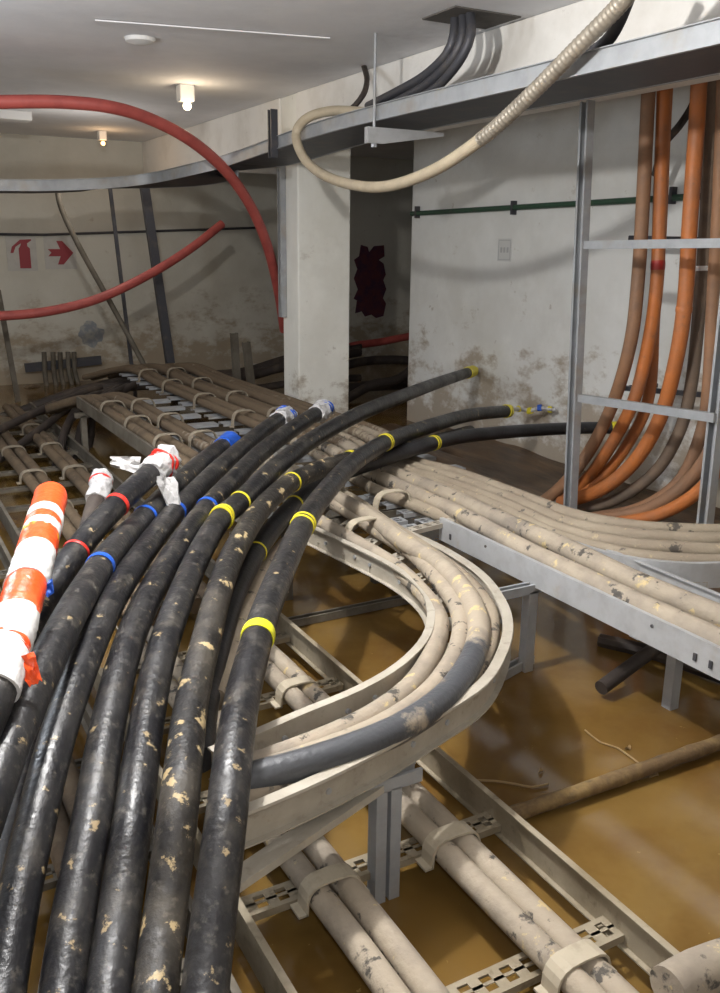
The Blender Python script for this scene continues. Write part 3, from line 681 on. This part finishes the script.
# hanger rod and bracket
hr = at(374, 135, x=XT-.03)
t = empty('tray_hanger', hr, 'threaded rod and tapered bracket carrying the overhead tray', 'bracket')
link('threaded_rod', cyl(nb(), (hr.x, hr.y, hr.z-.03), (hr.x, hr.y, ZC), .008), M['galv'], t)
bm = nb(); y_, z_ = hr.y, hr.z+.04
xs_ = [(hr.x-.05, 0), (hr.x-.05, -.085), (hr.x+.05, -.085), (hr.x+.46, -.02), (hr.x+.46, 0)]
f = [bm.verts.new((x, y_-.02, z_+z)) for x, z in xs_]; g = [bm.verts.new((x, y_+.02, z_+z)) for x, z in xs_]
bm.faces.new(f); bm.faces.new(g[::-1])
for i in range(5): bm.faces.new((f[i], f[(i+1) % 5], g[(i+1) % 5], g[i]))
link('arm', bm, M['galv_bright'], t); link('nut', cyl(nb(), (hr.x, hr.y, z_-.105), (hr.x, hr.y, z_-.085), .018, 6), M['galv'], t)
# second bracket further left
b2 = at(215, 168, x=XT-.02)
tag(link('tray_bracket', bar_bm((b2.x-.02, b2.y, b2.z), (b2.x+.55, b2.y, b2.z), .04, .05), M['galv_bright']), 'pale steel bracket arm under the overhead tray left of the column', 'bracket')
# strut stub and strut beside the column
sx = c0.x-.03; sa = at(281, 160, x=sx); sb = at(288, 318, x=sx)
tag(link('strut_channel', channel_bm((sx, sa.y, sb.z), (sx, sa.y, 2.22), .06, .05, (0, 1, 0)), M['galv']), 'grey steel strut channel fixed down the left side of the column', 'strut')
sc = at(273, 150, x=XT-.04)
tag(link('strut_channel', channel_bm((sc.x, sc.y, sc.z-.05), (sc.x, sc.y, at(271, 110, x=XT-.04).z), .06, .05, (0, 1, 0)), M['darksteel']), 'short dark strut stub standing above the overhead tray near the column', 'strut')

# cables dropping from the ceiling into the overhead tray
def XP(l): return [at(a, b, x=x) for a, b, x in l]
for k, (dx, lab) in enumerate(((0, 'leftmost of three dark cables dropping from the ceiling hole into the overhead tray'), (9, 'middle of three dark cables dropping from the ceiling hole into the overhead tray'), (17, 'rightmost of three dark cables dropping from the ceiling hole into the overhead tray'))):
    Cable('cable', XP([(455+dx*.9, 14, 2.85), (454+dx, 34, 2.82), (446+dx, 55, 2.80), (424+dx*1.4, 76, 2.80), (396+dx*2, 92, 2.82), (368+dx*2, 106, 2.86)]), .024, M['darksteel'], lab, 'cable', segs=12)
tag(link('ceiling_hole_plate', box(nb(), 2.72, 3.12, 4.0, 4.3, ZC-.008, ZC-.001), M['concrete_dark']), 'dark rectangular patch in the ceiling where three cables come through', 'hole cover')
Cable('cable', XP([(364, 66, 3.10), (367, 80, 3.0), (363, 95, 2.9), (350, 110, 2.85), (335, 116, 2.85)]), .018, M['dark'], 'thin dark cable curling from the beam into the overhead tray', 'cable', segs=10)
Cable('cable', XP([(632, -12, 2.72), (620, 20, 2.74), (606, 42, 2.78), (580, 60, 2.85), (560, 72, 2.9)]), .026, M['darksteel'], 'dark cable beside the metal conduit at the top right', 'cable', segs=10)
# flexible conduit
cpts = XP([(640, -25, 2.62), (622, 2, 2.63), (575, 50, 2.64), (525, 100, 2.64), (480, 140, 2.63), (430, 172, 2.62), (380, 187, 2.62), (335, 180, 2.63), (307, 162, 2.64), (296, 136, 2.66), (306, 119, 2.70), (332, 111, 2.78), (372, 113, 2.86)])
cf = catmull(cpts, .006)
i1 = min(range(len(cf)), key=lambda i: (proj(cf[i])[0]-480)**2)
def rib(i, a, p): return 1+(.045 if i % 4 < 2 else -.03)
con = link('flexible_conduit', tube_bm(cf[::4], .030, 18), M['cream'], smooth=True)
tag(con, 'cream flexible conduit looping down from the top right and back onto the overhead tray', 'conduit')
link('ribbed_armour', tube_bm(cf[:i1], .0325, 18, rib), M['armour'], con, smooth=True)['label'] = 'ribbed metal armour on the upper end'

# ------------------------------------------------------------------ right frame and orange cables
xf = 3.5
fr = empty('upright_rack', (xf, 3.7, 0), 'tall galvanised ladder frame standing in front of the orange cables', 'frame')
pb, ptp = at(570, 520, x=xf), at(588, 96, x=xf)
link('post', channel_bm((xf, pb.y, 0), (xf, ptp.y, 2.34), .062, .05, (0, 1, 0)), M['galv'], fr)
q1, q2 = at(705, 530, x=xf), at(722, 330, x=xf)
link('post', channel_bm((xf, q1.y, 0), (xf, q2.y-.0, 2.34), .062, .05, (0, 1, 0)), M['galv'], fr)
def fb(a, b, xx=xf-.03): 
    A, B = at(*a, x=xx), at(*b, x=xx); link('rung', bar_bm(A, B, .035, .042, side=(1, 0, 0)), M['galv'], fr)
fb((586, 245), (728, 243)); fb((580, 398), (716, 418))
OC = [
 ([(650, 60, 3.78), (647, 120, 3.8), (643, 200, 3.8), (638, 280, 3.8), (630, 345, 3.8), (611, 408, 3.8), (582, 462, 3.76), (545, 500, 3.66), (500, 520, 3.55)], .037, 'orange_brown', 'dusty brown-orange cable farthest left behind the frame'),
 ([(665, 60, 3.86), (663, 120, 3.88), (660, 200, 3.9), (657, 280, 3.9), (649, 340, 3.9), (634, 400, 3.88), (608, 450, 3.84), (584, 482, 3.84), (560, 500, 3.80), (520, 519, 3.72)], .037, 'orange', 'bright orange cable second from the left behind the frame'),
 ([(668, 60, 4.0), (664, 140, 4.0), (660, 240, 4.02), (654, 320, 4.02), (650, 390, 4.02), (636, 430, 4.0), (605, 474, 3.9), (565, 503, 3.8), (520, 520, 3.7)], .034, 'orange', 'orange cable tucked behind the second one, lower part in shadow'),
 ([(700, 60, 3.78), (697, 120, 3.8), (690, 220, 3.8), (685, 300, 3.8), (676, 360, 3.8), (660, 418, 3.8), (634, 462, 3.76), (600, 490, 3.7), (560, 503, 3.62)], .040, 'orange', 'thick bright orange cable in the middle of the group behind the frame'),
 ([(712, 60, 3.9), (710, 130, 3.92), (706, 220, 3.94), (700, 300, 3.94), (692, 380, 3.94), (680, 430, 3.92), (655, 472, 3.88), (615, 500, 3.8), (575, 511, 3.7)], .034, 'orange_grey', 'grey-brown cable right of the thick orange one'),
 ([(724, 60, 3.84), (722, 130, 3.86), (718, 220, 3.88), (713, 300, 3.9), (709, 380, 3.9), (702, 430, 3.9), (680, 480, 3.86), (640, 508, 3.78), (590, 518, 3.68)], .034, 'orange_brown', 'dusty orange cable at the right edge beyond the frame bar'),
 ([(745, 200, 3.7), (740, 300, 3.7), (735, 370, 3.7), (722, 425, 3.7), (695, 474, 3.68), (655, 506, 3.62), (610, 518, 3.55), (570, 521, 3.5)], .036, 'orange_brown', 'brown-orange cable swinging in low from the right edge'),
 ([(765, 300, 3.64), (750, 400, 3.64), (728, 452, 3.64), (700, 490, 3.62), (660, 514, 3.56), (615, 523, 3.5), (575, 524, 3.45)], .034, 'orange', 'orange cable lowest and nearest in the curved group at the right'),
]
OCs = []
for pts, r, mm, lab in OC: OCs.append(Cable('orange_cable', XP(pts), r, M[mm], lab, 'cable', segs=16))
OCs[3].band(684, 310, M['orange'], .03)
for c_, (px, py) in zip((OCs[1],), ((657, 268),)):
    c_.band(px, py, M['redpaint'], .05, 'paint_mark', .002)
OCs[4].band(703, 268, M['white_tape'], .025)
Cable('cable', XP([(705, 60, 4.1), (695, 100, 4.1), (680, 125, 4.15), (664, 145, 4.2), (655, 175, 4.25)]), .022, M['dark'], 'thin dark cable curling behind the orange cables below the overhead tray', 'cable', segs=10)

# ------------------------------------------------------------------ right wall fittings
def wall_pipe(name, pts, r, m, lab, clips=()):
    o = link(name, tube_bm(catmull([Vector(p) for p in pts], .3), r, 12), m, smooth=True); tag(o, lab, 'pipe')
    for (y, z) in clips:
        link('pipe_clip', box(nb(), XW-.045, XW-.002, y-.012, y+.012, z-.04, z+.06), M['darksteel'], o)
    return o
g1, g2 = at(408, 214, x=XW), at(720, 195, x=XW)
wall_pipe('green_pipe', [(XW-.025, YC-.03, g1.z), (XW-.025, 3, g1.z+(g2.z-g1.z)*1.15)], .02, M['green'], 'thin green pipe clipped along the right wall', [(at(516, 208, x=XW).y, g1.z), (at(675, 200, x=XW).y, g2.z), (YC-.12, g1.z)])
for (a, b), lab in ((((630, 238), (790, 242)), 'upper thin dark bar on the wall behind the orange cables'), (((622, 388), (790, 402)), 'lower thin dark bar on the wall behind the orange cables')):
    A, B = at(*a, x=4.2), at(*b, x=4.2)
    o = tag(link('fixing_bar', bar_bm(A, B, .02, .03, side=(1, 0, 0)), M['darksteel']), lab, 'bar')
    for p in (A, B): link('bracket', box(nb(), 4.2, XW, p.y-.015, p.y+.015, p.z-.012, p.z+.012), M['darksteel'], o)
nt = at(505, 250, x=XW)
o = tag(link('notice', box(nb(), XW-.005, XW-.001, nt.y-.085, nt.y+.085, nt.z-.085, nt.z+.085), M['paper']), 'small faded square notice high on the right wall', 'notice')
bm = nb()
for y0, y1, z0, z1 in ((-.075, .075, .07, .075), (-.075, .075, -.075, -.07), (-.075, -.07, -.075, .075), (.07, .075, -.075, .075), (-.05, -.03, -.02, .02), (-.01, .01, -.02, .02), (.03, .05, -.02, .02)):
    box(bm, XW-.008, XW-.0055, nt.y+y0, nt.y+y1, nt.z+z0, nt.z+z1)
link('faded_print', bm, mat('faded print', (.42, .42, .42), .8), o)

# ------------------------------------------------------------------ back wall things
def post(name, a, b, y, w_, m, lab, cat='post', bot=None):
    A, B = at(*a, y=y), at(*b, y=y); B.z = 0
    tag(link(name, bar_bm(A, B, w_, w_*.8, side=(1, 0, 0)), M[m]), lab, cat)
post('steel_post', (144, 184), (175, 388), 9.25, .085, 'darksteel', 'dark steel post rising to the overhead tray before the back wall')
post('steel_post', (110, 188), (135, 388), 9.6, .035, 'darksteel', 'thin dark rod left of the dark steel post before the back wall')
post('steel_post', (-2, 290), (18, 400), 9.8, .05, 'galv_old_shaded', 'thin leaning rod at the far left edge before the back wall')
Cable('leaning_conduit', [at(a, b, y=8.9) for a, b in ((57, 188), (62, 210), (80, 248), (110, 302), (135, 348), (155, 386))], .026, M['galv_old_shaded'], 'thin grey conduit leaning across the back wall from the overhead tray', 'conduit', segs=10)
for a, b, y, lab in (((234, 333), (238, 385), 8.4, 'short grey strut end standing behind the far ladder, left one'), ((246, 342), (254, 395), 8.1, 'short grey strut end standing behind the far ladder, beside the column')):
    A, B = at(*a, y=y), at(*b, y=y); B.z = 0
    tag(link('strut_channel', channel_bm(B, A, .07, .05, (1, 0, 0)), M['galv_old_shaded']), lab, 'strut')
zb1, zb2 = at(0, 234, y=YB).z, at(270, 228, y=YB).z
o = link('wall_pipe', tube_bm([Vector((XL+.1, YB-.03, zb1-.02)), Vector((2, YB-.03, zb1)), Vector((4.6, YB-.03, zb2))], .014, 8), M['darksteel'], smooth=True); tag(o, 'thin dark pipe level along the back wall above the signs', 'pipe')
# signs
def sign(px0, px1, py0, py1, lab):
    a, b = at(px0, py0, y=YB), at(px1, py1, y=YB)
    o = tag(link('safety_sign', box(nb(), a.x, b.x, YB-.008, YB-.001, b.z, a.z), M['signwhite']), lab, 'sign')
    return o, a, b
o, a, b = sign(5, 38, 236, 271, 'faded sign with a red fire extinguisher on the back wall')
def poly(pts, m, name, par, y0=YB-.012, y1=YB-.0085):
    bm = nb(); f = [bm.verts.new((x, y0, z)) for x, z in pts]; g = [bm.verts.new((x, y1, z)) for x, z in pts]
    bm.faces.new(f); bm.faces.new(g[::-1]); n = len(pts)
    for i in range(n): bm.faces.new((f[i], f[(i+1) % n], g[(i+1) % n], g[i]))
    return link(name, bm, m, par)
cx, cz, s = (a.x+b.x)/2+.02, (a.z+b.z)/2, (a.z-b.z)
poly([(cx-.05, cz-.42*s), (cx+.07, cz-.42*s), (cx+.07, cz+.15*s), (cx+.045, cz+.22*s), (cx+.045, cz+.30*s), (cx+.09, cz+.38*s), (cx+.09, cz+.42*s), (cx-.03, cz+.40*s), (cx-.12, cz+.2*s), (cx-.14, cz+.02*s), (cx-.11, cz+.02*s), (cx-.08, cz+.2*s), (cx-.02, cz+.30*s), (cx-.03, cz+.22*s), (cx-.05, cz+.15*s)], M['signred'], 'extinguisher_symbol', o)
o, a, b = sign(43, 77, 236, 269, 'faded sign with a red arrow pointing right on the back wall')
cx, cz, s = (a.x+b.x)/2, (a.z+b.z)/2, (a.z-b.z)/2
poly([(cx-.75*s, cz+.22*s), (cx+.0*s, cz+.22*s), (cx-.2*s, cz+.72*s), (cx+.15*s, cz+.72*s), (cx+.8*s, cz), (cx+.15*s, cz-.72*s), (cx-.2*s, cz-.72*s), (cx, cz-.22*s), (cx-.75*s, cz-.22*s), (cx-.55*s, cz)], M['signred'], 'arrow_symbol', o)
# blue grey blotch on the wall
def blotch(px, py, rad, m, lab, name, sx=1, sz=1, y=YB, n=28, amp=.5, seed=0):
    c = at(px, py, y=y); pts = []
    for i in range(n):
        a = 2*PI*i/n; r = rad*(1+amp*noise.noise(Vector((math.cos(a)*1.7+seed, math.sin(a)*1.7, seed)))); pts.append((c.x+r*math.cos(a)*sx, c.z+r*math.sin(a)*sz))
    return tag(poly(pts, m, name, None, YB-.006, YB-.001), lab, 'stain')
blotch(90, 333, .15, mat('blue grey paint smear', (.25, .27, .29), .85, layers=[((.42, .41, .37), 12, .45, .6, .8)]), 'blue-grey paint smear low on the back wall', 'paint_smear', seed=2)
# maroon flaking patch
bmn = nb()
pm = []
c = at(370, 282, y=YB); hh = at(370, 245, y=YB).z-c.z; ww = abs(at(386, 282, y=YB).x-c.x)
outl = [(-.6, 1), (-.2, .95), (-.1, .8), (.2, .97), (.8, 1.0), (.85, .7), (.5, .6), (.8, .5), (.95, .2), (.8, .05), (1, -.2), (.8, -.45), (1.0, -.6), (.85, -.95), (.4, -1.0), (.1, -.9), (-.3, -.95), (-.5, -.8), (-.9, -.85), (-.8, -.5), (-1, -.45), (-.75, -.2), (-1, .1), (-.8, .35), (-1, .6), (-.7, .7)]
tag(poly([(c.x+u*ww, c.z+v*hh) for u, v in outl], M['maroon'], 'peeling_poster', None, YB-.012, YB-.001), 'ragged dark maroon panel on the dim wall seen through the gap beside the column', 'poster')
# cleat rail with bent conduits
A, B = at(25, 368, y=YB-.12), at(101, 360, y=YB-.12)
cl = tag(link('cleat_rail', bar_bm(A, B, .05, .10, side=(0, 1, 0)), M['darksteel']), 'dark bar low on the back wall with bent pipes hanging below it', 'rail')
for i, px in enumerate((44, 53, 60, 68, 74)):
    pts = [at(px, 352, y=YB-.2), at(px+1, 372, y=YB-.2), at(px+4+i, 392, y=YB-.25), at(px+12+i*2, 410, y=YB-.35), at(px+22+i*2, 425, y=YB-.5)]
    Cable('bent_pipe', pts, .028, M['galv_old_shaded'], 'bent grey-brown pipe, %s of five hanging from the dark wall bar' % ('first', 'second', 'third', 'fourth', 'fifth')[i], 'pipe', segs=10)
lp = [at(33+11*math.cos(a), 397+11*math.sin(a), y=YB-.3) for a in [2*PI*i/14 for i in range(15)]]
Cable('coiled_cable', lp, .022, M['brown'], 'small brown loop of cable hanging left of the bent pipes', 'cable', segs=8)

# dark cable bundle behind the ladders
DB = [([(-40, 445), (10, 425), (60, 402), (120, 385), (200, 384), (250, 376), (300, 362), (360, 352)], 8.9, .05, 'dark cable bundle strand lowest, sweeping behind the far ladders to the column'),
      ([(-40, 432), (20, 412), (80, 391), (150, 378), (220, 379), (290, 366), (360, 350)], 9.1, .05, 'dark cable bundle strand in the middle, sweeping behind the far ladders to the column'),
      ([(60, 398), (120, 383), (175, 377), (240, 373), (290, 359), (360, 346)], 9.3, .055, 'dark cable bundle strand uppermost, sweeping behind the far ladders to the column'),
      ([(90, 392), (150, 386), (210, 392), (260, 388), (310, 380), (360, 378)], 8.8, .04, 'short dark strand under the bundle beside the column foot')]
for pts, y, r, lab in DB: Cable('cable', [at(a, b, y=y) for a, b in pts], r, M['dark'], lab, 'cable', segs=10)
HG = [[(118, 388), (96, 402), (82, 425), (76, 460), (70, 500)], [(128, 386), (104, 398), (72, 418), (60, 450), (52, 490)], [(110, 392), (84, 400), (66, 430), (64, 470), (60, 510)], [(135, 384), (98, 408), (90, 440), (82, 480), (84, 520)],
      [(110, 390), (70, 408), (40, 430), (10, 452), (-20, 470)], [(100, 388), (60, 402), (20, 420), (-20, 440)]]
for i, pts in enumerate(HG):
    Cable('cable', [at(a, b, y=8.2-j*.42) for j, (a, b) in enumerate(pts)], .032, M['dark'], 'dark drooping cable, %s in the tangle hanging at the far left end of the ladders' % ('first', 'second', 'third', 'fourth', 'fifth', 'sixth')[i], 'cable', segs=10)
# far right-hand ladder pairs at the far end
for k, x in enumerate((2.52, 2.60)): pass

# red hoses
Cable('red_hose', [at(a, b, y=y) for a, b, y in ((-40, 104, 6.2), (0, 102, 6.2), (60, 102, 6.2), (110, 107, 6.2), (150, 119, 6.3), (190, 140, 6.4), (225, 170, 6.6), (250, 205, 6.8), (267, 245, 7.0), (278, 290, 7.3), (284, 330, 7.6))], .04, M['redhose'], 'red flexible hose arching from the left edge down beside the column', 'hose', segs=14)
Cable('red_hose', [at(a, b, y=y) for a, b, y in ((-40, 316, 8.6), (0, 316, 8.6), (50, 311, 8.6), (100, 298, 8.6), (150, 274, 8.65), (190, 249, 8.7), (222, 224, 8.8))], .042, M['redhose'], 'red flexible hose sagging across the back wall below the signs', 'hose', segs=14)
Cable('red_hose', [at(a, b, y=9.3) for a, b in ((335, 352), (352, 346), (380, 342), (412, 336), (450, 332))], .045, M['redhose'], 'dim red hose crossing the gap between the column and the right wall', 'hose', segs=12)
for i, (pts, r) in enumerate((([(330, 372), (360, 362), (400, 360), (450, 366)], .05), ([(330, 391), (370, 386), (420, 384)], .06), ([(345, 400), (372, 385), (400, 378), (430, 352)], .05))):
    Cable('cable', [at(a, b, y=8.9-i*.4) for a, b in pts], r, M['dark'], 'dark cable, %s from the top, in the shadowy gap beside the column' % ('first', 'second', 'third')[i], 'cable', segs=10)

# ------------------------------------------------------------------ ceiling lamps
def floodlight(px, py, lab, m, s=1, z=ZC):
    c = at(px, py, z=z-.12)
    t = empty('ceiling_lamp', (c.x, c.y, z-.2), lab, 'lamp')
    bm = nb(); box(bm, c.x-.09*s, c.x+.09*s, c.y-.02, c.y+.08, z-.14*s-.03, z-.001); link('housing', bm, M['lampwhite'], t, bevel=.01)
    bm = nb(); bmesh.ops.create_uvsphere(bm, u_segments=16, v_segments=10, radius=.05*s); bmesh.ops.translate(bm, verts=bm.verts, vec=(c.x+.0, c.y-.0, z-.14*s-.06)); link('bulb', bm, m, t, smooth=True)
    return c
c = floodlight(187, 102, 'white ceiling lamp with a bright lit bulb near the overhead tray', M['bulb'], .62)
lamp('lamp_glow', 'POINT', (c.x, c.y-.10, ZC-.24), 3, (1, .8, .55), .04)
c = floodlight(103, 143, 'small amber lit ceiling lamp further back towards the back wall', M['bulb_amber'], .45)
lamp('lamp_glow', 'POINT', (c.x, c.y-.14, ZC-.22), 1.5, (1, .65, .35), .04)
for px, py, lab in ((14, 116, 'small unlit pale box on the ceiling at the far left'),):
    c = at(px, py, z=ZC-.04); tag(link('junction_box', box(nb(), c.x-.14, c.x+.14, c.y-.1, c.y+.1, ZC-.08, ZC-.001), M['lampwhite'], bevel=.01), lab, 'box')
c = at(140, 38, z=ZC); bm = nb(); tube_bm([c-Vector((0, 0, .001)), c-Vector((0, 0, .02)), c-Vector((0, 0, .035))], .09, 24, rf=lambda i, a, p: (1, .9, .35)[i], bm=bm)
tag(link('ceiling_rose', bm, M['lampwhite'], smooth=True), 'round white ceiling rose with no lamp in it', 'ceiling fitting')
# surface conduit across the ceiling
a, b = at(95, 20, z=ZC-.01), at(330, 38, z=ZC-.01)
tag(link('ceiling_conduit', tube_bm([a, b], .0035, 10), M['ceiling'], smooth=True), 'thin pale conduit running across the ceiling above the lamps', 'conduit')

# ------------------------------------------------------------------ things in the water
o = tag(link('rusty_pipe', tube_bm(catmull([(1.42, 1.745, .03), (1.9, 1.735, .032), (2.3, 1.73, .034), (3.4, 1.72, .035)], .03), .024, 14, rf=lambda i, a, p: 1+.15*noise.noise(p*18)), M['rust'], smooth=True), 'mud-caked rusty pipe lying in the brown water at the right', 'pipe')
a, b = at(601, 688, z=.05), at(646, 655, z=.10)
t = tag(link('black_pipe_end', tube_bm([a, a.lerp(b, .5), b, b+(b-a)*1.2], .027, 18), M['dark'], smooth=True), 'dark round pipe end poking out of the water below the straight tray', 'pipe')
Cable('steel_bar', [at(600, 640, z=.02), at(660, 655, z=.03), at(760, 690, z=.04)], .03, M['dark'], 'dark sunken bar in the shadow under the straight tray', 'bar', segs=8)
tw = at(505, 783, z=.008)
Cable('twig', [at(a, b, z=.008) for a, b in ((472, 780), (495, 781), (515, 784), (532, 787), (548, 784))], .004, M['leaf'], 'thin pale twig floating on the brown water', 'twig', segs=6)
Cable('twig', [at(a, b, z=.006) for a, b in ((585, 730), (600, 742), (618, 748), (640, 764))], .003, M['leaf'], 'thin curved twig floating further right on the water', 'twig', segs=6)
def leaf(px, py, s, lab):
    c = at(px, py, z=.006); bm = nb(); pts = []
    for i in range(12):
        a = 2*PI*i/12; r = s*(.6+.4*abs(math.cos(a))); pts.append(bm.verts.new((c.x+r*math.cos(a+px), c.y+.6*r*math.sin(a+px), .006+.006*math.sin(a*2))))
    bm.faces.new(pts); r_ = bmesh.ops.extrude_face_region(bm, geom=list(bm.faces)); bmesh.ops.translate(bm, verts=[g for g in r_['geom'] if isinstance(g, bmesh.types.BMVert)], vec=(0, 0, .003))
    tag(link('dead_leaf', bm, M['leaf']), lab, 'leaf')
leaf(654, 775, .022, 'dark curled leaf floating next to the rusty pipe'); leaf(541, 771, .012, 'small pale leaf floating above the long twig'); leaf(628, 748, .012, 'small leaf floating at the bend of the curved twig')
# dusty pipe end in the bottom right corner
Cable('cable', [at(a, b, z=.22) for a, b in ((668, 990), (700, 972), (740, 958), (800, 940))], .045, M['dust_c'], 'thick dusty cable end in the bottom right corner', 'cable')
